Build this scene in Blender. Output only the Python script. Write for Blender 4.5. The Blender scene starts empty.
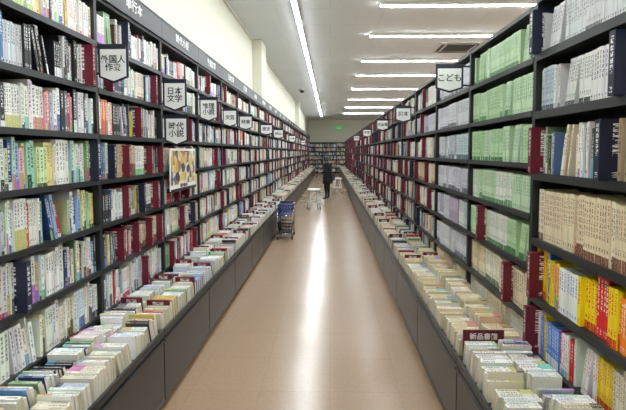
import bpy, bmesh, math, random
from mathutils import Vector, Matrix
random.seed(7)
R = random.Random(41)
scene = bpy.context.scene
try:
    scene.view_settings.view_transform = 'Standard'
    scene.view_settings.look = 'None'
except Exception:
    pass

# ------------------------------------------------------------------ helpers
def lin(c):
    return tuple(((v/255)/12.92 if v/255 <= 0.04045 else ((v/255+0.055)/1.055)**2.4) for v in c[:3])

def nodes_of(name):
    m = bpy.data.materials.new(name); m.use_nodes = True
    nt = m.node_tree
    return m, nt, nt.nodes['Principled BSDF']

def mat(name, rgb, rough=0.5, metal=0.0, var=0.08, scale=6.0, bump=0.0, emit=None, es=0):
    m, nt, b = nodes_of(name)
    c = lin(rgb)
    tc = nt.nodes.new('ShaderNodeTexCoord')
    n = nt.nodes.new('ShaderNodeTexNoise'); n.inputs['Scale'].default_value = scale
    n.inputs['Detail'].default_value = 4
    nt.links.new(tc.outputs['Object'], n.inputs['Vector'])
    r = nt.nodes.new('ShaderNodeValToRGB')
    r.color_ramp.elements[0].position = 0.3; r.color_ramp.elements[1].position = 0.7
    r.color_ramp.elements[0].color = (*[v*(1-var) for v in c], 1)
    r.color_ramp.elements[1].color = (*[min(1, v*(1+var)) for v in c], 1)
    nt.links.new(n.outputs['Fac'], r.inputs['Fac'])
    nt.links.new(r.outputs['Color'], b.inputs['Base Color'])
    b.inputs['Roughness'].default_value = rough
    b.inputs['Metallic'].default_value = metal
    if bump:
        bp = nt.nodes.new('ShaderNodeBump'); bp.inputs['Strength'].default_value = bump
        bp.inputs['Distance'].default_value = 0.01
        nt.links.new(n.outputs['Fac'], bp.inputs['Height'])
        nt.links.new(bp.outputs['Normal'], b.inputs['Normal'])
    if emit:
        b.inputs['Emission Color'].default_value = (*lin(emit), 1)
        b.inputs['Emission Strength'].default_value = es
    return m

M_shelf = mat('shelf_dark_metal', (36, 38, 40), 0.45, 0.0, 0.08, 3)
M_cab = mat('cabinet_dark_laminate', (50, 50, 48), 0.33, 0.0, 0.12, 2)
M_cabtop = mat('cabinet_top', (40, 40, 41), 0.4)
M_kick = mat('toe_kick_black', (22, 22, 23), 0.5)
M_white = mat('white_plastic', (235, 235, 232), 0.4, 0, 0.02)
M_navy = mat('navy_sign', (20, 26, 46), 0.4, 0, 0.05)
M_burg = mat('burgundy_sign', (100, 20, 38), 0.45, 0, 0.05)
M_chrome = mat('chrome_tube', (190, 192, 195), 0.25, 0.9, 0.03)
M_blue = mat('blue_plastic', (40, 65, 135), 0.4, 0, 0.05)
M_black = mat('black_rubber', (18, 18, 20), 0.6)
M_coat = mat('coat_black_wool', (22, 23, 29), 0.85, 0, 0.2, 40, 0.3)
M_trou = mat('dark_trousers', (24, 26, 33), 0.85, 0, 0.2, 40, 0.3)
M_shoe = mat('shoe_leather', (20, 18, 18), 0.4)
M_skin = mat('skin', (205, 160, 135), 0.5, 0, 0.05)
M_hair = mat('hair_black', (18, 15, 14), 0.45, 0, 0.3, 60, 0.3)
M_eye = mat('eye_dark', (15, 12, 12), 0.2)
M_lip = mat('lips', (165, 90, 85), 0.5)
M_bag = mat('bag_canvas', (75, 72, 70), 0.8, 0, 0.1, 50, 0.3)
M_light = mat('lamp_diffuser', (255, 255, 255), 0.5, 0, 0.0, 1, 0, (243, 251, 255), 76)
M_fix = mat('lamp_housing', (225, 225, 225), 0.5, 0, 0.02)
M_grille = mat('vent_dark', (45, 45, 47), 0.5)
M_gril2 = mat('vent_louver', (105, 105, 105), 0.5)
M_exit = mat('exit_green', (20, 140, 70), 0.4, 0, 0.02, 2, 0, (30, 190, 90), 0.6)
M_glass_dark = mat('dome_smoked', (30, 30, 32), 0.1)

# book material -----------------------------------------------------------
def book_material():
    m, nt, b = nodes_of('printed_book_covers')
    N, L = nt.nodes, nt.links
    def attr(n):
        a = N.new('ShaderNodeAttribute'); a.attribute_name = n; return a
    base, ink, par = attr('bcol'), attr('icol'), attr('par')
    uv = N.new('ShaderNodeUVMap'); uv.uv_map = 'UVMap'
    s = N.new('ShaderNodeSeparateXYZ'); L.new(uv.outputs['UV'], s.inputs[0])
    p = N.new('ShaderNodeSeparateXYZ'); L.new(par.outputs['Vector'], p.inputs[0])
    def M(op, a, b_=None, c=None):
        n = N.new('ShaderNodeMath'); n.operation = op
        for i, v in enumerate((a, b_, c)):
            if v is None: continue
            if isinstance(v, (int, float)): n.inputs[i].default_value = v
            else: L.new(v, n.inputs[i])
        return n.outputs[0]
    U, V = s.outputs[0], s.outputs[1]
    seed, band, style = p.outputs[0], p.outputs[1], p.outputs[2]
    inu = M('LESS_THAN', M('ABSOLUTE', M('SUBTRACT', U, 0.5)), 0.24)
    lo = M('ADD', 0.30, M('MULTIPLY', seed, 0.28))
    inv = M('MULTIPLY', M('GREATER_THAN', V, lo), M('LESS_THAN', V, 0.93))
    cnt = M('ADD', 9.0, M('MULTIPLY', seed, 6.0))
    gap = M('LESS_THAN', M('FRACT', M('MULTIPLY', V, cnt)), 0.78)
    cx = N.new('ShaderNodeCombineXYZ')
    L.new(M('MULTIPLY', U, 3.2), cx.inputs[0]); L.new(M('MULTIPLY', V, 30.0), cx.inputs[1])
    L.new(M('MULTIPLY', seed, 97.0), cx.inputs[2])
    no = N.new('ShaderNodeTexNoise'); no.inputs['Scale'].default_value = 1.6
    no.inputs['Detail'].default_value = 1.0
    L.new(cx.outputs[0], no.inputs['Vector'])
    ch = M('GREATER_THAN', no.outputs['Fac'], 0.48)
    title = M('MULTIPLY', M('MULTIPLY', inu, inv), M('MULTIPLY', gap, ch))
    a1 = M('MULTIPLY', M('GREATER_THAN', V, M('ADD', band, 0.05)), M('LESS_THAN', V, M('ADD', band, 0.14)))
    auth = M('MULTIPLY', M('MULTIPLY', a1, inu), M('MULTIPLY', gap, ch))
    tmask = M('MINIMUM', M('ADD', title, auth), 1.0)
    bandm = M('MULTIPLY', M('LESS_THAN', V, band), M('GREATER_THAN', V, -0.5))
    hsv = N.new('ShaderNodeCombineColor'); hsv.mode='HSV'
    L.new(M('MULTIPLY', style, 1.25), hsv.inputs[0]); hsv.inputs[1].default_value=0.72; hsv.inputs[2].default_value=0.52
    bc = N.new('ShaderNodeMix'); bc.data_type='RGBA'
    L.new(M('GREATER_THAN', style, 0.8), bc.inputs['Factor']); L.new(hsv.outputs[0], bc.inputs[6]); L.new(ink.outputs['Color'], bc.inputs[7])
    mb = N.new('ShaderNodeMix'); mb.data_type='RGBA'
    L.new(bandm, mb.inputs['Factor']); L.new(base.outputs['Color'], mb.inputs[6]); L.new(bc.outputs[2], mb.inputs[7])
    bt = M('MULTIPLY', bandm, M('MULTIPLY', M('GREATER_THAN', no.outputs['Fac'], 0.58), inu))
    mw_ = N.new('ShaderNodeMix'); mw_.data_type='RGBA'
    L.new(M('MULTIPLY', bt, 0.8), mw_.inputs['Factor']); L.new(mb.outputs[2], mw_.inputs[6]); L.new(base.outputs['Color'], mw_.inputs[7])
    mx = N.new('ShaderNodeMix'); mx.data_type = 'RGBA'
    L.new(tmask, mx.inputs['Factor']); L.new(mw_.outputs[2], mx.inputs[6]); L.new(ink.outputs['Color'], mx.inputs[7])
    L.new(mx.outputs[2], b.inputs['Base Color'])
    b.inputs['Roughness'].default_value = 0.42
    return m
M_book = book_material()

# attribute box mesh --------------------------------------------------------
FACES = [((0,0,0),(0,0,1),(0,1,1),(0,1,0)),  # -x
         ((1,0,0),(1,1,0),(1,1,1),(1,0,1)),  # +x
         ((0,0,0),(1,0,0),(1,0,1),(0,0,1)),  # -y
         ((0,1,0),(0,1,1),(1,1,1),(1,1,0)),  # +y
         ((0,0,0),(0,1,0),(1,1,0),(1,0,0)),  # -z
         ((0,0,1),(1,0,1),(1,1,1),(0,1,1))]  # +z
class BookMesh:
    def __init__(s):
        s.v=[]; s.f=[]; s.uv=[]; s.b=[]; s.i=[]; s.p=[]
    def box(s, lo, hi, base, ink, par, spine=(), lean=0.0, laxis=1, page=None, pagefaces=()):
        idx={}
        for a in (0,1):
            for b in (0,1):
                for c in (0,1):
                    idx[(a,b,c)]=len(s.v)
                    p=[hi[0] if a else lo[0], hi[1] if b else lo[1], hi[2] if c else lo[2]]
                    if c: p[laxis]+=lean
                    s.v.append(tuple(p))
        for k,F in enumerate(FACES):
            s.f.append([idx[q] for q in F])
            if k in spine:
                for q in F:
                    if k in (0,1): s.uv.append((q[1],q[2]))
                    elif k in (2,3): s.uv.append((q[0],q[2]))
                    else: s.uv.append((q[1],q[0] if par[3:] != (1,) else 1-q[0]))
            else:
                s.uv += [(-1,-1)]*4
            s.b.append(page if (page and k in pagefaces) else base)
            s.i.append(ink); s.p.append(par[:3])
    def build(s, name):
        me=bpy.data.meshes.new(name); me.from_pydata(s.v,[],s.f)
        uvl=me.uv_layers.new(name='UVMap')
        uvl.data.foreach_set('uv',[c for t in s.uv for c in t])
        for nm,data in (('bcol',s.b),('icol',s.i)):
            a=me.attributes.new(nm,'FLOAT_COLOR','FACE')
            a.data.foreach_set('color',[c for t in data for c in (*t,1.0)])
        a=me.attributes.new('par','FLOAT_VECTOR','FACE')
        a.data.foreach_set('vector',[c for t in s.p for c in t])
        me.materials.append(M_book); me.update()
        ob=bpy.data.objects.new(name,me); scene.collection.objects.link(ob)
        return ob

# generic mesh ------------------------------------------------------------
class Mesh:
    def __init__(s): s.bm=bmesh.new(); s.mats=[]
    def mi(s,m):
        if m not in s.mats: s.mats.append(m)
        return s.mats.index(m)
    def box(s, lo, hi, m):
        k=s.mi(m); vs={}
        for a in (0,1):
            for b in (0,1):
                for c in (0,1):
                    vs[(a,b,c)]=s.bm.verts.new((hi[0] if a else lo[0],hi[1] if b else lo[1],hi[2] if c else lo[2]))
        for F in FACES:
            f=s.bm.faces.new([vs[q] for q in F]); f.material_index=k
    def tube(s,p0,p1,r0,m,r1=None,n=12,cap=True):
        k=s.mi(m); p0=Vector(p0); p1=Vector(p1); r1=r0 if r1 is None else r1
        d=(p1-p0).normalized(); u=d.orthogonal().normalized(); w=d.cross(u)
        A=[];B=[]
        for i in range(n):
            t=2*math.pi*i/n; o=u*math.cos(t)+w*math.sin(t)
            A.append(s.bm.verts.new(p0+o*r0)); B.append(s.bm.verts.new(p1+o*r1))
        for i in range(n):
            f=s.bm.faces.new((A[i],A[(i+1)%n],B[(i+1)%n],B[i])); f.material_index=k; f.smooth=True
        if cap:
            f=s.bm.faces.new(A[::-1]); f.material_index=k
            f=s.bm.faces.new(B); f.material_index=k
    def ring(s,c,R_,r,m,n=28,k2=8):
        k=s.mi(m); g=[]
        for i in range(n):
            t=2*math.pi*i/n; row=[]
            for j in range(k2):
                q=2*math.pi*j/k2
                row.append(s.bm.verts.new((c[0]+(R_+r*math.cos(q))*math.cos(t),c[1]+(R_+r*math.cos(q))*math.sin(t),c[2]+r*math.sin(q))))
            g.append(row)
        for i in range(n):
            for j in range(k2):
                f=s.bm.faces.new((g[i][j],g[(i+1)%n][j],g[(i+1)%n][(j+1)%k2],g[i][(j+1)%k2])); f.material_index=k; f.smooth=True
    def ell(s,c,r,m,seg=20,rings=14):
        k=s.mi(m)
        ret=bmesh.ops.create_uvsphere(s.bm,u_segments=seg,v_segments=rings,radius=1,matrix=Matrix.Translation(c)@Matrix.Diagonal((*r,1)))
        fs={f for v in ret['verts'] for f in v.link_faces}
        for f in fs: f.material_index=k; f.smooth=True
        return ret['verts']
    def prism(s, pts, y0, y1, m):  # pts in xz
        k=s.mi(m)
        A=[s.bm.verts.new((x,y0,z)) for x,z in pts]; B=[s.bm.verts.new((x,y1,z)) for x,z in pts]
        fs=[s.bm.faces.new(A),s.bm.faces.new(B[::-1])]
        n=len(pts)
        for i in range(n): fs.append(s.bm.faces.new((A[i],B[i],B[(i+1)%n],A[(i+1)%n])))
        for f in fs: f.material_index=k
    def build(s,name,parent=None,bevel=0):
        bmesh.ops.recalc_face_normals(s.bm,faces=s.bm.faces)
        me=bpy.data.meshes.new(name); s.bm.to_mesh(me); s.bm.free()
        for m in s.mats: me.materials.append(m)
        ob=bpy.data.objects.new(name,me); scene.collection.objects.link(ob)
        if parent: ob.parent=parent
        if bevel:
            b=ob.modifiers.new('Bevel','BEVEL'); b.width=bevel; b.segments=2; b.limit_method='ANGLE'
        return ob

def text(name, body, size, loc, rot, m, parent=None, extrude=0.0008, maxw=None):
    cu=bpy.data.curves.new(name+'_c','FONT'); cu.body=body; cu.size=size; cu.extrude=extrude
    cu.align_x='CENTER'; cu.align_y='CENTER'; cu.space_line=0.95
    cu.offset=size*0.012
    ob=bpy.data.objects.new(name+'_t',cu); scene.collection.objects.link(ob)
    bpy.context.view_layer.update()
    dg=bpy.context.evaluated_depsgraph_get()
    me=bpy.data.meshes.new_from_object(ob.evaluated_get(dg))
    w=ob.dimensions.x
    bpy.data.objects.remove(ob)
    o2=bpy.data.objects.new(name,me); scene.collection.objects.link(o2)
    me.materials.clear(); me.materials.append(m)
    o2.location=loc; o2.rotation_euler=rot
    if maxw and w>maxw: o2.scale=(maxw/w,)*3
    if parent: o2.parent=parent
    return o2

# ------------------------------------------------------------------ layout
XL, XR = -1.35, 1.02           # shelf face planes
CL, CR = -0.99, 0.66           # cabinet faces
CABH = 0.475
CEIL = 3.90
DEP = 0.25
YN, YF = -2.5, 32.0
XWL, XWR = -1.63, 8.0

# ------------------------------------------------------------------ palettes (weight, base, ink)
PAL = {
 'mix': [(32,(230,230,226),(30,30,35)),(9,(224,216,198),(70,40,30)),(7,(205,208,212),(20,30,70)),(11,(30,30,34),(225,225,225)),
         (7,(35,48,92),(230,230,235)),(5,(70,115,170),(240,240,240)),(4,(160,40,46),(240,235,230)),(3,(222,200,96),(40,30,20)),
         (4,(90,135,88),(240,240,230)),(4,(212,150,165),(60,20,30)),(4,(120,85,60),(230,220,200)),(6,(235,235,230),(175,30,40)),
         (6,(175,192,215),(20,30,60)),(5,(95,100,110),(235,235,235)),(2,(220,130,70),(250,245,240)),(7,(236,234,226),(30,80,150))],
 'white': [(34,(234,233,228),(40,40,45)),(12,(228,220,200),(60,40,30)),(8,(236,234,230),(180,40,50)),(8,(234,234,232),(40,80,150)),
         (6,(200,206,218),(30,35,60)),(6,(50,50,56),(230,230,230)),(3,(218,186,110),(50,40,30)),(3,(185,70,70),(240,240,240)),(3,(100,142,188),(240,240,240)),
         (3,(90,60,44),(230,220,200)),(3,(34,46,92),(230,230,230)),(3,(115,150,108),(240,240,230))],
 'soft': [(38,(236,235,230),(40,40,45)),(12,(230,224,208),(60,40,30)),(7,(236,226,222),(180,40,50)),(7,(222,228,234),(40,80,150)),
         (4,(205,215,190),(50,80,40)),(4,(232,218,180),(70,50,30)),(3,(196,206,224),(30,35,60)),(3,(60,60,66),(230,230,230)),(2,(190,80,80),(240,240,240)),(2,(120,60,50),(240,230,220)),(2,(110,150,190),(240,240,240))],
 'pastel': [(22,(230,230,224),(40,40,45)),(7,(204,214,168),(40,60,30)),(5,(230,218,140),(60,50,20)),(6,(165,202,182),(30,60,50)),
         (7,(150,180,218),(20,40,90)),(4,(226,178,192),(90,30,50)),(8,(40,42,50),(230,230,230)),(6,(200,205,210),(30,30,40)),(3,(125,155,98),(240,240,230)),
         (4,(34,60,120),(235,235,235)),(2,(185,66,66),(240,240,240)),(4,(224,214,190),(60,40,30))],
 'green': [(20,(180,210,166),(50,110,60)),(14,(194,218,184),(45,120,70)),(10,(218,227,210),(60,130,70)),(5,(228,230,222),(60,120,70))],
 'cream': [(20,(228,214,180),(120,60,40)),(10,(231,222,198),(90,60,40)),(5,(220,198,160),(150,50,40)),(5,(234,228,214),(60,100,60))],
 'lav': [(16,(210,211,218),(60,60,90)),(8,(224,224,228),(50,60,80)),(5,(194,208,210),(40,80,90)),(2,(160,150,170),(240,240,240))],
 'gray': [(18,(210,212,214),(60,60,66)),(8,(224,224,222),(30,30,34)),(3,(184,194,204),(40,60,90))],
 'kids': [(11,(240,238,232),(214,26,32)),(15,(248,212,28),(205,20,30)),(9,(220,28,34),(252,238,215)),(4,(238,238,234),(25,90,180)),
         (2,(40,115,200),(250,250,240)),(4,(240,126,24),(250,250,240)),(5,(84,170,66),(250,250,240)),(2,(232,130,170),(120,20,60))],
 'redw': [(16,(236,231,227),(205,25,35)),(9,(205,36,46),(248,238,232)),(5,(90,135,214),(245,245,245)),(5,(230,220,196),(130,40,40)),(4,(244,208,60),(190,30,30)),(2,(90,160,90),(240,240,235))],
 'dark': [(15,(225,222,214),(30,30,35)),(8,(40,38,44),(220,220,220)),(4,(110,28,42),(230,225,225)),(8,(208,194,170),(60,40,30)),(5,(60,70,100),(230,230,230)),(4,(150,110,80),(235,230,220))],
 'tan': [(15,(228,219,198),(60,40,30)),(8,(208,188,152),(70,40,30)),(16,(233,231,225),(40,40,40)),(3,(160,58,58),(240,235,230)),(3,(112,140,104),(240,240,230)),(4,(54,56,64),(230,230,230)),
         (4,(88,114,158),(240,240,240)),(3,(120,84,60),(240,230,210))],
}
for k in PAL:
    PAL[k]=[(w,lin(a),lin(b)) for w,a,b in PAL[k]]
PAGE=[lin((226,216,194)),lin((230,226,216)),lin((208,196,170))]
BURG=lin((104,20,40)); NAVY=lin((24,30,55)); WHT=lin((238,236,232))
def pick(p):
    P=PAL[p]; t=R.random()*sum(q[0] for q in P)
    for w,a,b in P:
        t-=w
        if t<=0: return a,b
    return P[-1][1],P[-1][2]
def jit(c,a=0.1):
    k=1+R.uniform(-a,a); return tuple(min(0.95,v*k*(1+R.uniform(-a,a)*0.5)) for v in c)

# mapping run coordinates -> world box  (s along run, w into shelf)
def wb(side,s0,s1,w0,w1,z0,z1):
    if side=='L': return (XL-w1,s0,z0),(XL-w0,s1,z1)
    if side=='R': return (XR+w0,s0,z0),(XR+w1,s1,z1)
    if side=='F': return (s0,31.45+w0,z0),(s1,31.45+w1,z1)
SP={'L':1,'R':0,'F':2}

def fill_row(bm, side, s0, s1, z, gap, pal, detail, divs=(), hr=None, thick=(0.010,0.026), autodiv=None, mul=1.0, prot=0.030, runp=0.13):
    la = 0 if side=='F' else 1
    spf=SP[side]
    hb = gap*(hr if hr else R.uniform(0.74,0.88))
    s=s0+0.004; run=0; left=R.uniform(0.08,autodiv[1]) if autodiv else 9
    divs=sorted(divs)
    uniform = pal in ('green','cream','lav','gray')
    col=pick(pal); seed=R.random(); band=0; h=hb; t=0.018; w0=0.012; style=0.9
    leanleft=0; shear=0
    while s < s1-0.012:
        if divs and s>=divs[0][0]:
            d=divs.pop(0); c=d[1]
            lo,hi=wb(side,s,s+0.032,-0.038,0.14,z,z+min(gap-0.012,0.225))
            bm.box(lo,hi,c,WHT,(R.random()*0.5,0.0,1.0),spine=(spf,2) if side!='F' else (2,))
            s+=0.034; continue
        if autodiv and s-s0>left and s<s1-0.05:
            left=s-s0+R.uniform(*autodiv)
            c=BURG if R.random()<0.85 else NAVY
            lo,hi=wb(side,s,s+0.026,-prot,0.14,z,z+min(gap-0.012,0.21))
            bm.box(lo,hi,c,WHT,(R.random()*0.5,0.0,1.0),spine=(spf,2) if side!='F' else (2,))
            s+=0.028; continue
        if run<=0:
            col=pick(pal)
            if uniform: run=R.randint(4,16) if R.random()<0.75 else 1
            elif R.random()<runp: run=R.randint(2,7)
            else: run=1
            seed=R.random(); band=R.choice([0,0,0,0.1,0.16,0.22,0.3,0.4]); style=R.random() if R.random()<0.6 else 0.9
            if uniform: band=R.choice([0.14,0.2,0.0]); style=0.9
            h=hb*R.uniform(0.84,1.08) if not uniform else hb*R.uniform(0.97,1.02)
            t=R.uniform(*thick)*mul; w0=0.010+R.random()*0.018
        run-=1
        tt=t*R.uniform(0.9,1.1)
        if leanleft>0: leanleft-=1
        elif shear:
            s+=abs(shear)+0.002; shear=0
        elif R.random()<0.012 and s<s1-0.2:
            shear=R.uniform(0.02,0.045)*(-1); leanleft=R.randint(2,5); s+=abs(shear)
        if s+tt>s1-0.004: break
        hh=min(h*R.uniform(0.99,1.01),gap-0.008); ww=w0+R.random()*0.004; bd=R.uniform(0.12,0.17)
        b=jit(col[0],0.12 if not uniform else 0.07); i=col[1]; pg=R.choice(PAGE)
        sd=min(1,max(0,seed+R.uniform(-0.02,0.02))) if uniform or run>0 else R.random()
        par=(sd,band,style)
        if detail:
            lo,hi=wb(side,s,s+tt,ww,ww+0.002,z,z+hh)
            bm.box(lo,hi,b,i,par,(spf,),shear,la)
            for (a,c) in ((s,s+0.0012),(s+tt-0.0012,s+tt)):
                lo,hi=wb(side,a,c,ww+0.002,ww+bd,z,z+hh); bm.box(lo,hi,b,i,par,(),shear,la)
            lo,hi=wb(side,s+0.0012,s+tt-0.0012,ww+0.002,ww+bd-0.004,z+0.002,z+hh-0.004)
            bm.box(lo,hi,pg,i,par,(),shear,la)
        else:
            lo,hi=wb(side,s,s+tt,ww,ww+bd,z,z+hh)
            bm.box(lo,hi,b,i,par,(spf,),shear,la,page=pg,pagefaces=(5,))
        s+=tt+0.0006

def bookcase(side,s0,s1,boards,top,header=True,th=0.02,w1=DEP):
    m=Mesh(); u=0.014
    def B(a,b,c,d,e,f,mt=M_shelf):
        lo,hi=wb(side,a,b,c,d,e,f); m.box(lo,hi,mt)
    B(s0+0.001,s0+u,0,w1,0,top); B(s1-u,s1-0.001,0,w1,0,top)
    B(s0+u,s1-u,w1-0.012,w1,0.0,top)
    B(s0+u,s1-u,0.0,w1-0.012,top-0.022,top)
    for z in boards:
        B(s0+u,s1-u,0.003,w1-0.012,z-th,z)
        B(s0+u,s1-u,-0.003,0.003,z-th-0.006,z+0.003)   # price rail lip
    if header:
        B(s0+0.001,s1-0.001,-0.012,0.02,top,top+0.16)
        B(s0+0.001,s1-0.001,-0.016,-0.012,top,top+0.012)
        B(s0+0.001,s1-0.001,-0.016,-0.012,top+0.148,top+0.16)
    return m.build('bookcase')

def cabinet(side,s0,s1):
    m=Mesh(); xs=abs(XL-CL)  # .36
    f=-xs
    def B(a,b,c,d,e,g,mt):
        lo,hi=wb(side,a,b,c,d,e,g); m.box(lo,hi,mt)
    e=0.002
    B(s0+e,s1-e,f+0.06,-0.006,0.0,0.05,M_kick)
    B(s0+e,s1-e,f+0.018,-0.006,0.05,CABH-0.025,M_cab)
    B(s0+e,s1-e,f-0.004,-0.006,CABH-0.025,CABH,M_cabtop)
    B(s0+e,s1-e,f-0.004,f+0.008,CABH,CABH+0.018,M_cabtop)   # raised retaining lip
    a,b=s0+0.006,s1-0.006
    B(a,b,f,f+0.018,0.055,CABH-0.045,M_cab)                 # drawer front
    B(a,b,f-0.006,f,CABH-0.06,CABH-0.045,M_cabtop)          # pull rail
    B(a+0.03,b-0.03,f-0.004,f,0.075,0.085,M_cab)
    return m.build('base_cabinet',bevel=0.002)

def counter_books(side,s0,s1,pal,divs=(),mul=1.0):
    bm=BookMesh()
    for (w0,w1,hh) in ((-0.348,-0.185,0.105),(-0.178,-0.026,0.125)):
        s=s0+0.040; run=0; dv=sorted(divs); lean=-R.uniform(0.008,0.028); cnt=R.randint(4,12); dz=0
        while s<s1-0.03:
            if dv and s>=dv[0]:
                dv.pop(0)
                lo,hi=wb(side,s,s+0.012,w0+0.01,w1-0.01,CABH,CABH+hh+0.035)
                bm.box(lo,hi,BURG,WHT,(0.2,0,1),(2,),lean)
                s+=0.014; continue
            cnt-=1
            if cnt<=0:
                nl=-R.uniform(0.004,0.040); s+=max(0,lean*-1+nl)+0.002+max(0,-(nl-lean)); lean=nl; cnt=R.randint(4,13); dz=R.uniform(-0.018,0.020)
            if run<=0:
                col=pick(pal); run=R.choice([1,1,1,1,2,3,5]); h=hh*R.uniform(0.86,1.12)+dz; t=R.uniform(0.010,0.024)*mul; band=R.choice([0,0,.12,.2,.3,.4]); 
                wa=R.uniform(0,0.03); style=R.random()
            run-=1
            tt=t*R.uniform(.9,1.1); 
            if s+tt>s1-0.004: break
            lo,hi=wb(side,s,s+tt,w0+R.uniform(0,0.014),w1-wa,CABH,CABH+h*R.uniform(0.97,1.03))
            bm.box(lo,hi,jit(col[0],0.1),col[1],(R.random(),band,style)+((1,) if side=='R' else ()),(5,),lean,1,page=R.choice(PAGE),pagefaces=(0,1,4))
            s+=tt+0.0008
    return bm.build('row_of_books')

# ------------------------------------------------------------------ signs
def banner(x0,x1,y,z0,z1,txt,wallx):
    m=Mesh(); cx=(x0+x1)/2; pt=(z1-z0)*0.16
    P=lambda e:[(x0+e,z1-e),(x1-e,z1-e),(x1-e,z0+pt+e*0.5),(cx,z0+e*1.1),(x0+e,z0+pt+e*0.5)]
    m.prism(P(0),y-0.003,y+0.003,M_navy)
    wd=(x1-x0)
    m.prism(P(wd*0.07),y-0.0042,y-0.003,M_white)
    m.prism([(x0+wd*0.07,z1-wd*0.07),(x1-wd*0.07,z1-wd*0.07),(x1-wd*0.07,z1-wd*0.17),(x0+wd*0.07,z1-wd*0.17)],y-0.0046,y-0.0042,M_navy)
    e=x0 if abs(wallx-x0)<abs(wallx-x1) else x1
    for z in (z1-0.02,z0+pt+0.02):
        a,b=sorted((e,wallx)); 
        if b-a>0.001: m.box((a-0.002,y-0.003,z-0.006),(b+0.002,y+0.003,z+0.006),M_shelf)
    ob=m.build('category_sign')
    text('lettering',txt,wd*0.33,(cx,y-0.0052,(z0+z1)/2-wd*0.0),(math.pi/2,0,0),M_navy,ob,maxw=wd*0.82)
    return ob

# ------------------------------------------------------------------ ROOM
def room():
    m=Mesh(); mf,nt,b=nodes_of('polished_vinyl_floor')
    N,L=nt.nodes,nt.links
    tc=N.new('ShaderNodeTexCoord')
    br=N.new('ShaderNodeTexBrick'); br.offset=0; br.inputs['Scale'].default_value=1.0
    br.inputs['Brick Width'].default_value=0.45; br.inputs['Row Height'].default_value=0.45
    br.inputs['Mortar Size'].default_value=0.002; br.inputs['Mortar Smooth'].default_value=0.6
    c1=lin((166,138,112)); c2=lin((163,135,109)); c3=lin((150,123,100))
    br.inputs['Color1'].default_value=(*c1,1); br.inputs['Color2'].default_value=(*c2,1); br.inputs['Mortar'].default_value=(*c3,1)
    L.new(tc.outputs['Object'],br.inputs['Vector'])
    n=N.new('ShaderNodeTexNoise'); n.inputs['Scale'].default_value=45; n.inputs['Detail'].default_value=5
    L.new(tc.outputs['Object'],n.inputs['Vector'])
    mx=N.new('ShaderNodeMix'); mx.data_type='RGBA'; mx.blend_type='MULTIPLY'; mx.inputs['Factor'].default_value=0.25
    L.new(br.outputs['Color'],mx.inputs[6])
    rp=N.new('ShaderNodeValToRGB'); rp.color_ramp.elements[0].color=(.7,.7,.7,1); rp.color_ramp.elements[1].color=(1,1,1,1)
    rp.color_ramp.elements[0].position=.35; rp.color_ramp.elements[1].position=.65
    L.new(n.outputs['Fac'],rp.inputs['Fac']); L.new(rp.outputs['Color'],mx.inputs[7])
    L.new(mx.outputs[2],b.inputs['Base Color'])
    n2=N.new('ShaderNodeTexNoise'); n2.inputs['Scale'].default_value=4; n2.inputs['Detail'].default_value=3
    L.new(tc.outputs['Object'],n2.inputs['Vector'])
    mr=N.new('ShaderNodeMapRange'); mr.inputs['To Min'].default_value=0.16; mr.inputs['To Max'].default_value=0.30
    L.new(n2.outputs['Fac'],mr.inputs['Value']); L.new(mr.outputs[0],b.inputs['Roughness'])
    b.inputs['Specular IOR Level'].default_value=0.55
    bp=N.new('ShaderNodeBump'); bp.inputs['Strength'].default_value=0.35; bp.inputs['Distance'].default_value=0.01
    L.new(n2.outputs['Fac'],bp.inputs['Height']); L.new(bp.outputs['Normal'],b.inputs['Normal'])
    m.box((XWL-0.1,YN-0.1,-0.1),(XWR+0.1,YF+0.1,0),mf); m.build('floor')
    mc,nt,b=nodes_of('ceiling_panels'); N,L=nt.nodes,nt.links
    tc=N.new('ShaderNodeTexCoord'); br=N.new('ShaderNodeTexBrick'); br.offset=0.5
    br.inputs['Scale'].default_value=1; br.inputs['Brick Width'].default_value=1.8; br.inputs['Row Height'].default_value=0.9
    br.inputs['Mortar Size'].default_value=0.004
    br.inputs['Color1'].default_value=(*lin((236,241,245)),1); br.inputs['Color2'].default_value=(*lin((233,238,242)),1)
    br.inputs['Mortar'].default_value=(*lin((210,213,216)),1)
    L.new(tc.outputs['Object'],br.inputs['Vector']); L.new(br.outputs['Color'],b.inputs['Base Color'])
    b.inputs['Roughness'].default_value=0.8
    m=Mesh(); m.box((XWL-0.1,YN-0.1,CEIL),(XWR+0.1,YF+0.1,CEIL+0.1),mc); m.build('ceiling')
    mw=mat('cream_wallpaper',(218,216,198),0.8,0,0.03,30,0.1)
    for nm,lo,hi in (('wall_left',(XWL-0.1,YN-0.1,0),(XWL,YF+0.1,CEIL)),('wall_right',(XWR,YN-0.1,0),(XWR+0.1,YF+0.1,CEIL)),
                     ('wall_far',(XWL,YF,0),(XWR,YF+0.1,CEIL)),('wall_near',(XWL,YN-0.1,0),(XWR,YN,CEIL))):
        m=Mesh(); m.box(lo,hi,mw); m.build(nm)
    for y in (9.1,20.3):
        m=Mesh(); m.box((XWL,y,2.625),(XWL+0.2,y+0.6,CEIL),mw); m.build('trim_1' if y<10 else 'trim_2',bevel=0.006)
    tr=mat('trim_white',(225,222,210),0.5)
    m=Mesh(); m.box((XWL,YN,CEIL-0.05),(XWL+0.025,YF,CEIL),tr); m.build('trim_3')
    m=Mesh(); m.box((XWR-0.02,YN,0),(XWR,YF,0.08),M_kick); m.build('baseboard_right')
    m=Mesh(); m.box((XWL+0.03,YF-0.02,CEIL-0.05),(XWR,YF,CEIL),tr); m.build('trim_4')
room()

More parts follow.
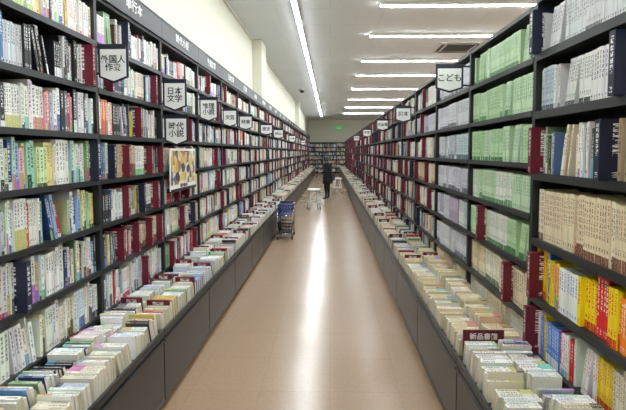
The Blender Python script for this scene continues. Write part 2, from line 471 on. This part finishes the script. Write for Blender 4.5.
# lights: shallow surface-mounted fixtures, diffuser standing slightly proud
def strip(x0,x1,y0,y1,name='ceiling_strip_light'):
    m=Mesh(); z=CEIL
    ax = (x1-x0)>(y1-y0); g=0.008
    m.box((x0-g,y0-g,z-0.035),(x1+g,y1+g,z-0.001),M_fix)
    m.box((x0,y0,z-0.056),(x1,y1,z-0.035),M_light)
    if ax:
        m.box((x0,y0-g,z-0.049),(x1,y0,z-0.035),M_fix); m.box((x0,y1,z-0.049),(x1,y1+g,z-0.035),M_fix)
    else:
        m.box((x0-g,y0,z-0.049),(x0,y1,z-0.035),M_fix); m.box((x1,y0,z-0.049),(x1+g,y1,z-0.035),M_fix)
    return m.build(name)
y=-2.0
while y<28:
    strip(-0.59,-0.525,y,y+2.42); y+=2.50
for y in (-1.6,0.5,2.6,4.7,6.95,8.75,11.1,13.2,16.0,19.2,22.5,26):
    strip(0.8,3.5,y-0.032,y+0.032)
    strip(4.6,7.3,y-0.032,y+0.032)  # unseen extra strips, added on the far right to light the room

# ------------------------------------------------------------------ LEFT RUN
LB=[0.583+0.267*i for i in range(7)]; LTOP=2.45
y0=-0.39; n=0
texts=['外国人\n作家','日本\n文学','時代\n小説','推理\n小説','文芸','随筆','歴史','詩集','文庫','新書']
while y0<28.3:
    y1=y0+0.96
    bk=bookcase('L',y0,y1,LB,LTOP)
    bm=BookMesh(); det=y0<4.5
    mul=1.0 if y0<9 else (1.3 if y0<18 else 1.7)
    for r,z in enumerate(LB):
        if y0<2.4: pal=['soft','white','pastel','pastel','mix','mix','white'][r]
        elif y0<7: pal=['white','tan','white','tan','mix','white','white'][r]
        else: pal=R.choice(['tan','tan','white','white','tan','mix'])
        ad=None
        if y0>2.4: ad=(0.17,0.42) if (r in (1,2,3) and y0<4.2) else (0.4,1.2)
        dv=[]
        if 1.4<y0<1.6:
            if r==1: dv=[(1.80,NAVY)]
            if r==5: dv=[(2.38,BURG)]
            if r==3: dv=[(2.40,NAVY)]
        fill_row(bm,'L',y0+0.016,y1-0.016,z,(0.267 if r<6 else LTOP-0.022-z)-0.02,pal,det,dv,autodiv=ad,mul=mul,hr=0.87 if y0<2.4 else None,prot=0.03 if y0<5 else 0.014)
    bm.build('shelved_books')
    cabinet('L',y0,y1)
    counter_books('L',y0,y1,'soft' if y0<1.5 else ('white' if y0<12 else 'tan'),divs=[] if y0<2 or y0>9 else [y0+R.uniform(0.1,0.4),y0+R.uniform(0.5,0.85)],mul=mul)
    if y0>2.4 and y0<24:
        text('header_lettering',['外国文学','日本文学','文芸書','単行本','時代小説'][n%5],0.085,(XL+0.0135,(y0+y1)/2,LTOP+0.08),(math.pi/2,0,math.pi/2),M_white,bk)
    n+=1; y0=y1
k=0
for (y,z0,z1,w) in ((2.49,1.945,2.17,.175),(3.45,1.875,2.13,.19),(3.47,1.60,1.85,.19),(4.41,1.86,2.11,.19),(5.37,1.86,2.09,.18),(6.33,1.87,2.1,.2),(8.25,1.87,2.1,.24),(10.17,1.86,2.1,.24),(14.01,1.86,2.1,.22),(19.77,1.86,2.1,.22)):
    banner(XL+0.012,XL+0.012+w,y,z0,z1,texts[k%10],XL); k+=1

# ------------------------------------------------------------------ RIGHT RUN
RB2=[0.475,0.70,0.965,1.23,1.49,1.755,2.02]; RB1=[0.55,0.83,1.117,1.444,1.746,2.03]; RTOP=2.28
y0=0.19-1.0; n=0
while y0<28.9:
    y1=y0+1.0
    near = y0<2.0
    bd=RB1 if near else RB2
    bookcase('R',y0,y1,bd,RTOP+(0.0 if not near else 0.02),header=False,th=0.028 if near else 0.02)
    bm=BookMesh(); det=y0<4.5
    mul=1.0 if y0<9 else (1.3 if y0<18 else 1.7)
    for r,z in enumerate(bd):
        nx=bd[r+1] if r+1<len(bd) else RTOP
        gap=nx-z-(0.03 if near else 0.022); hr=None; ad=None; dv=[]; rp=0.13
        th_=(0.012,0.026) if not near else (0.010,0.017)
        if near:
            pal=['redw','kids','cream','tan','gray','gray'][r]; hr=[.86,.90,.84,.78,.82,.85][r]
            if r==1: th_=(0.013,0.024)
            if r<2: rp=0.5
            if 1.1<y0<1.3:
                dv={0:[(2.13,BURG)],1:[(2.10,BURG)],2:[],3:[(1.56,NAVY),(2.12,BURG)],4:[(1.52,NAVY)],5:[(2.12,NAVY)]}[r]
        elif y0<3.1:
            pal=['cream','cream','green','green','green','green','green'][r]; hr=0.84
            if r==2: dv=[(2.85,BURG)]
            if r==1: dv=[(2.4,BURG)]
        elif y0<4.1: pal=['cream','lav','lav','lav','lav','lav','lav'][r]; hr=0.82; 
        elif y0<5.1: pal=['tan','tan','white','cream','white','lav','white'][r]; ad=(0.3,0.9)
        else: pal=R.choice(['dark','tan','mix','white','dark']); ad=(0.3,0.9)
        fill_row(bm,'R',y0+0.016,y1-0.016,z,gap,pal,det,dv,hr=hr,autodiv=ad,mul=mul,thick=th_,prot=0.022,runp=rp)
    bm.build('shelved_books')
    cabinet('R',y0,y1)
    counter_books('R',y0,y1,'kids' if y0<1.1 else ('white' if y0<1.5 else ('cream' if y0<4 else 'tan')),divs=([] if y0<3 or y0>10 else [y0+R.uniform(0.2,0.8)]),mul=mul)
    n+=1; y0=y1
for (y,z0,z1,w,t) in ((3.19,1.98,2.19,.20,'こども'),(5.19,1.9,2.1,.19,'絵本'),(7.19,1.9,2.1,.2,'児童書'),(10.19,1.9,2.1,.2,'学習'),(14.19,1.9,2.1,.2,'趣味')):
    banner(XR-0.05-w,XR-0.05,y,z0,z1,t,XR-0.001)

def header_card():
    m=Mesh(); y=2.193
    m.box((0.69,y-0.003,CABH+0.085),(0.90,y+0.003,CABH+0.155),M_burg)
    m.box((0.69,y-0.003,CABH),(0.70,y+0.003,CABH+0.085),M_burg)
    m.box((0.79,y-0.003,CABH),(0.81,y+0.003,CABH+0.085),M_shelf)
    ob=m.build('shelf_header_card')
    text('lettering','新品書籍',0.036,(0.795,y-0.0042,CABH+0.12),(math.pi/2,0,0),M_white,ob)
header_card()

def poster():
    m,nt,b=nodes_of('poster_print'); N,L=nt.nodes,nt.links
    tc=N.new('ShaderNodeTexCoord'); v=N.new('ShaderNodeTexVoronoi'); v.inputs['Scale'].default_value=16
    L.new(tc.outputs['Object'],v.inputs['Vector'])
    r=N.new('ShaderNodeValToRGB'); cr=r.color_ramp; cr.interpolation='CONSTANT'
    cols=[(0,(205,170,95)),(.3,(225,215,190)),(.5,(90,105,130)),(.6,(180,110,75)),(.7,(215,190,120)),(.9,(60,52,58))]
    cr.elements[0].color=(*lin(cols[0][1]),1); cr.elements[1].position=cols[1][0]; cr.elements[1].color=(*lin(cols[1][1]),1)
    for p,c in cols[2:]:
        e=cr.elements.new(p); e.color=(*lin(c),1)
    s=N.new('ShaderNodeSeparateColor'); L.new(v.outputs['Color'],s.inputs[0]); L.new(s.outputs[0],r.inputs['Fac'])
    L.new(r.outputs['Color'],b.inputs['Base Color'])
    q=Mesh(); q.box((XL+0.032,3.50,1.22),(XL+0.037,4.16,1.58),M_white); q.box((XL+0.037,3.52,1.27),(XL+0.038,4.14,1.56),m)
    q.box((XL+0.004,3.50,1.21),(XL+0.045,4.16,1.22),M_shelf); q.box((XL+0.041,3.50,1.22),(XL+0.045,4.16,1.235),M_shelf)
    for yy in (3.52,4.12): q.box((XL-0.001,yy,1.212),(XL+0.032,yy+0.01,1.24),M_shelf)
    ob=q.build('promotional_poster')
    text('lettering','新刊 発売中',0.035,(XL+0.0385,3.83,1.252),(math.pi/2,0,math.pi/2),M_burg,ob)
poster()

# ------------------------------------------------------------------ FAR BOOKCASE
s0=-1.55
while s0<6.5:
    s1=s0+1.0
    bookcase('F',s0,s1,[0.1+0.3*i for i in range(7)],2.25,header=False)
    bm=BookMesh()
    for i in range(7):
        fill_row(bm,'F',s0+0.016,s1-0.016,0.1+0.3*i,0.27 if i<6 else 0.3,R.choice(['dark','mix','dark']),False,mul=2.0)
    bm.build('shelved_books')
    s0=s1

# ------------------------------------------------------------------ ceiling vent, exit sign, dome
def vent():
    m=Mesh(); x,y=2.85,9.85; h=0.46; z=CEIL
    m.box((x-h,y-h,z-0.03),(x+h,y+h,z-0.001),M_fix)
    m.box((x-0.3,y-0.3,z-0.036),(x+0.3,y+0.3,z-0.03),M_grille)
    for i in range(9):
        yy=y-0.27+i*0.064
        m.box((x-0.29,yy,z-0.044),(x+0.29,yy+0.012,z-0.036),M_gril2)
    for s in (-1,1):
        m.box((x-0.34,y+s*0.39-0.035,z-0.034),(x+0.34,y+s*0.39+0.035,z-0.03),M_grille)
        m.box((x+s*0.39-0.035,y-0.34,z-0.034),(x+s*0.39+0.035,y+0.34,z-0.03),M_grille)
    m.build('ceiling_air_conditioner')
vent()
m=Mesh(); m.box((0.35,YF-0.06,3.2),(0.85,YF-0.022,3.42),M_exit); m.box((0.33,YF-0.055,3.18),(0.87,YF-0.003,3.2),M_fix); m.box((0.40,YF-0.064,3.24),(0.6,YF-0.06,3.38),M_white)
m.build('exit_sign')
def dome(x,y):
    m=Mesh(); m.tube((x,y,CEIL-0.05),(x,y,CEIL-0.001),0.12,M_fix,n=24); m.ell((x,y,CEIL-0.055),(0.10,0.10,0.10),M_glass_dark)
    m.build('dome_security_camera')
dome(-1.05,16.2)

# ------------------------------------------------------------------ stools
def stool(x,y,h=0.55):
    m=Mesh()
    m.tube((x,y,h-0.045),(x,y,h-0.010),0.185,M_white,n=32); m.tube((x,y,h-0.010),(x,y,h),0.185,M_white,r1=0.17,n=32)
    m.tube((x,y,h-0.06),(x,y,h-0.045),0.14,M_white,n=24)
    for i in range(4):
        a=math.pi/4+i*math.pi/2+0.25; c,s=math.cos(a),math.sin(a)
        m.tube((x+0.13*c,y+0.13*s,h-0.05),(x+0.215*c,y+0.215*s,0.015),0.019,M_white)
        m.tube((x+0.215*c,y+0.215*s,0.0),(x+0.215*c,y+0.215*s,0.02),0.023,M_black)
    m.ring((x,y,0.2),0.185,0.012,M_white)
    return m.build('round_stool')
stool(-0.44,11.6); stool(0.27,16.4,0.56)

# ------------------------------------------------------------------ shopping cart
def cart(x,y):
    m=Mesh(); w,l=0.13,0.22
    for sx in (-1,1):
        for sy in (-1,1):
            px,py=x+sx*w,y+sy*l
            m.tube((px-0.01,py,0.03),(px+0.01,py,0.03),0.03,M_black,n=16)
            m.box((px-0.018,py-0.012,0.03),(px-0.0125,py+0.012,0.075),M_chrome); m.box((px+0.0125,py-0.012,0.03),(px+0.018,py+0.012,0.075),M_chrome)
            m.tube((px,py,0.07),(px,py,0.50 if sy<0 else 0.62),0.009,M_chrome)
    for z in (0.10,0.42):
        for sx in (-1,1): m.tube((x+sx*w,y-l,z),(x+sx*w,y+l,z),0.008,M_chrome)
        for sy in (-1,1): m.tube((x-w,y+sy*l,z),(x+w,y+sy*l,z),0.008,M_chrome)
        for i in range(3): m.tube((x-w+w*0.5*(i+1),y-l,z),(x-w+w*0.5*(i+1),y+l,z),0.004,M_chrome)
    m.tube((x-w,y+l,0.62),(x+w,y+l,0.62),0.012,M_black)
    for (zb,col) in ((0.43,M_blue),(0.11,M_black)):
        b=0.82; hgt=0.17
        lo=[(x-w*b,y-l*b,zb),(x+w*b,y-l*b,zb),(x+w*b,y+l*b,zb),(x-w*b,y+l*b,zb)]
        hi=[(x-w*.96,y-l*.96,zb+hgt),(x+w*.96,y-l*.96,zb+hgt),(x+w*.96,y+l*.96,zb+hgt),(x-w*.96,y+l*.96,zb+hgt)]
        m.box((lo[0][0],lo[0][1],zb),(lo[2][0],lo[2][1],zb+0.006),col)
        for i in range(4):
            a0,a1,b0,b1=Vector(lo[i]),Vector(lo[(i+1)%4]),Vector(hi[i]),Vector(hi[(i+1)%4])
            m.tube(b0,b1,0.008,col); m.tube(a0,a1,0.005,col)
            for q in (0.33,0.66): m.tube(a0.lerp(b0,q),a1.lerp(b1,q),0.005,col)
            for q in range(9): m.tube(a0.lerp(a1,q/8),b0.lerp(b1,q/8),0.0045,col,n=6)
    return m.build('shopping_cart')
cart(-0.80,7.75)

# ------------------------------------------------------------------ person
def skinned(name, verts, edges, radii, mats, sub=2, parent=None, assign=None, root=0):
    me=bpy.data.meshes.new(name+'_sk'); me.from_pydata(verts,edges,[])
    ob=bpy.data.objects.new(name+'_sk',me); scene.collection.objects.link(ob)
    sk=ob.modifiers.new('Skin','SKIN'); sk.use_smooth_shade=True
    d=me.skin_vertices[0].data
    for i,r in enumerate(radii):
        d[i].radius=r if isinstance(r,tuple) else (r,r); d[i].use_root=(i==root)
    ss=ob.modifiers.new('Sub','SUBSURF'); ss.levels=sub; ss.render_levels=sub
    bpy.context.view_layer.update(); dg=bpy.context.evaluated_depsgraph_get()
    m2=bpy.data.meshes.new_from_object(ob.evaluated_get(dg)); bpy.data.objects.remove(ob)
    m2.materials.clear()
    for q in mats: m2.materials.append(q)
    for p in m2.polygons:
        p.use_smooth=True
        p.material_index = assign(p.center) if assign else 0
    o2=bpy.data.objects.new(name,m2); scene.collection.objects.link(o2)
    if parent: o2.parent=parent
    return o2

def person(loc, rotz, S):
    # local: facing +Y, feet z=0, ~1.6 m tall, head bowed over a book
    V=[(0,0,0.90),(0,-0.01,1.05),(0,0.0,1.20),(0,0.02,1.33),(0,0.045,1.40),(0,0.065,1.46),
       (-0.09,0,0.84),(-0.10,0.015,0.47),(-0.105,-0.02,0.09),(-0.115,0.05,0.045),(-0.12,0.14,0.035),
       (0.09,0,0.84),(0.10,0.04,0.47),(0.11,0.03,0.09),(0.125,0.10,0.045),(0.14,0.19,0.035),
       (-0.15,0.02,1.315),(-0.19,-0.01,1.06),(-0.13,0.22,1.02),
       (0.15,0.02,1.315),(0.19,-0.01,1.06),(0.13,0.22,1.02)]
    E=[(0,1),(1,2),(2,3),(3,4),(4,5),(0,6),(6,7),(7,8),(8,9),(9,10),(0,11),(11,12),(12,13),(13,14),(14,15),(3,16),(16,17),(17,18),(3,19),(19,20),(20,21)]
    r=[(0.16,0.12),(0.145,0.11),(0.15,0.115),(0.125,0.10),(0.055,0.055),(0.048,0.048),
       (0.095,0.1),0.062,0.042,0.042,0.034,(0.095,0.1),0.062,0.042,0.042,0.034,
       0.068,0.052,0.034,0.068,0.052,0.034]
    def asg(c):
        if c.z<0.085: return 2
        if c.z<0.70: return 1
        if c.z>1.415 and abs(c.x)<0.1: return 3
        return 0
    body=skinned('person',V,E,r,[M_coat,M_trou,M_shoe,M_skin],2,None,asg)
    m=Mesh(); k=m.mi(M_coat); rings=[]
    for (z,rx,ry) in ((1.0,0.165,0.135),(0.9,0.19,0.15),(0.75,0.205,0.165),(0.62,0.215,0.175),(0.62,0.205,0.165),(0.75,0.195,0.155),(0.9,0.17,0.13)):
        rings.append([m.bm.verts.new((rx*math.cos(t*math.pi/16)*(1+0.02*math.sin(t*1.7)),ry*math.sin(t*math.pi/16),z)) for t in range(32)])
    for a,b in zip(rings,rings[1:]):
        for i in range(32):
            f=m.bm.faces.new((a[i],a[(i+1)%32],b[(i+1)%32],b[i])); f.material_index=k; f.smooth=True
    m.ring((0,0.045,1.405),0.07,0.022,M_coat)
    m.build('coat_skirt',body)
    hm=Mesh(); vs=hm.ell((0,0,0),(0.072,0.092,0.108),M_skin,28,20)
    for v in vs:
        if v.co.z<-0.02:
            t=(-0.02-v.co.z)/0.09
            v.co.x*=1-0.35*t; v.co.y=v.co.y*(1-0.25*t)+0.018*t
    hm.ell((0,0.095,-0.015),(0.011,0.016,0.014),M_skin,12,8); hm.ell((0,0.092,0.004),(0.008,0.012,0.026),M_skin,12,8)
    for s in (-1,1):
        hm.ell((s*0.028,0.082,0.006),(0.013,0.008,0.007),M_white,12,8); hm.ell((s*0.028,0.0885,0.006),(0.005,0.003,0.005),M_eye,10,6)
        hm.ell((s*0.028,0.086,0.024),(0.016,0.006,0.003),M_hair,10,6)
        hm.ell((s*0.074,-0.005,-0.005),(0.008,0.017,0.028),M_skin,12,8)
    hm.ell((0,0.082,-0.052),(0.022,0.008,0.006),M_lip,12,8)
    head=hm.build('head',body)
    hh=Mesh(); vs=hh.ell((0,-0.014,0.018),(0.084,0.098,0.108),M_hair,28,20)
    dead=[v for v in vs if (v.co.y>0.045 and v.co.z<0.055)]
    bmesh.ops.delete(hh.bm,geom=dead,context='VERTS')
    for s in (-1,1): hh.ell((s*0.066,-0.02,-0.045),(0.02,0.055,0.07),M_hair,14,10)
    hh.ell((0,-0.07,-0.06),(0.06,0.03,0.075),M_hair,16,10)
    hair=hh.build('hair',body)
    for o in (head,hair):
        o.location=(0,0.10,1.535); o.rotation_euler=(math.radians(-28),0,0)
    for s in (-1,1):
        w=Vector((s*0.13,0.22,1.02)); pc=w+Vector((-s*0.018,0.05,0.012))
        nv=[tuple(w-Vector((0,0.03,0))),tuple(w+Vector((-s*0.004,0.015,0.003))),tuple(pc),tuple(pc+Vector((-s*0.008,0.028,0.003)))]
        skinned('palm',nv,[(0,1),(1,2),(2,3)],[0.022,0.021,(0.026,0.015),(0.026,0.013)],[M_skin],2,body)
        base=pc+Vector((-s*0.008,0.03,0.0))
        for j,ln in enumerate((0.058,0.068,0.072,0.064)):
            o=(j-1.5)*0.017
            b=base+Vector((o*0.9,0.0,-0.004)); tip=[b-Vector((0,0.02,0)),b+Vector((0,ln*0.42,0.006)),b+Vector((-s*0.004,ln*0.75,0.018)),b+Vector((-s*0.006,ln*0.9,0.034))]
            skinned('finger_%d'%(j+1),[tuple(q) for q in tip],[(0,1),(1,2),(2,3)],[0.0088,0.0085,0.0078,0.0068],[M_skin],2,body)
        tb=w+Vector((s*0.004,0.03,0.008))
        th=[tb,tb+Vector((s*0.014,0.022,0.018)),tb+Vector((s*0.004,0.045,0.036)),tb+Vector((-s*0.012,0.06,0.042))]
        skinned('thumb',[tuple(q) for q in th],[(0,1),(1,2),(2,3)],[0.0115,0.0105,0.0095,0.008],[M_skin],2,body)
    b=Mesh()
    b.box((-0.13,0.26,1.062),(0.0,0.40,1.066),M_burg); b.box((0,0.26,1.062),(0.13,0.40,1.066),M_burg)
    b.box((-0.125,0.265,1.066),(-0.002,0.395,1.076),M_white); b.box((0.002,0.265,1.066),(0.125,0.395,1.074),M_white)
    b.build('open_book',body)
    g=Mesh()
    g.box((0.235,-0.13,0.72),(0.30,0.12,0.97),M_bag); g.box((0.232,-0.135,0.90),(0.303,0.125,0.975),M_bag)
    for y_ in (-0.1,0.09):
        g.tube((0.26,y_,0.97),(0.16,0.0+y_*0.3,1.39),0.009,M_bag)
    g.build('shoulder_bag',body,bevel=0.01)
    body.location=loc; body.rotation_euler=(0,0,rotz); body.scale=(S,S,S)
    return body
person((-0.08,14.0,0.0),math.radians(50),0.85)

# ------------------------------------------------------------------ world + camera
w=bpy.data.worlds.new('World'); scene.world=w; w.use_nodes=True
w.node_tree.nodes['Background'].inputs[0].default_value=(0.8,0.85,0.9,1)
w.node_tree.nodes['Background'].inputs[1].default_value=0.3
cam=bpy.data.cameras.new('camera'); co=bpy.data.objects.new('camera',cam); scene.collection.objects.link(co)
cam.sensor_width=36; cam.lens=430/626*36; cam.clip_start=0.05; cam.clip_end=100
cam.shift_x=-0.0134; cam.shift_y=-0.0465
co.location=(0,0,1.55); co.rotation_euler=(math.radians(90-3.2),0,math.radians(1.15))
scene.camera=co
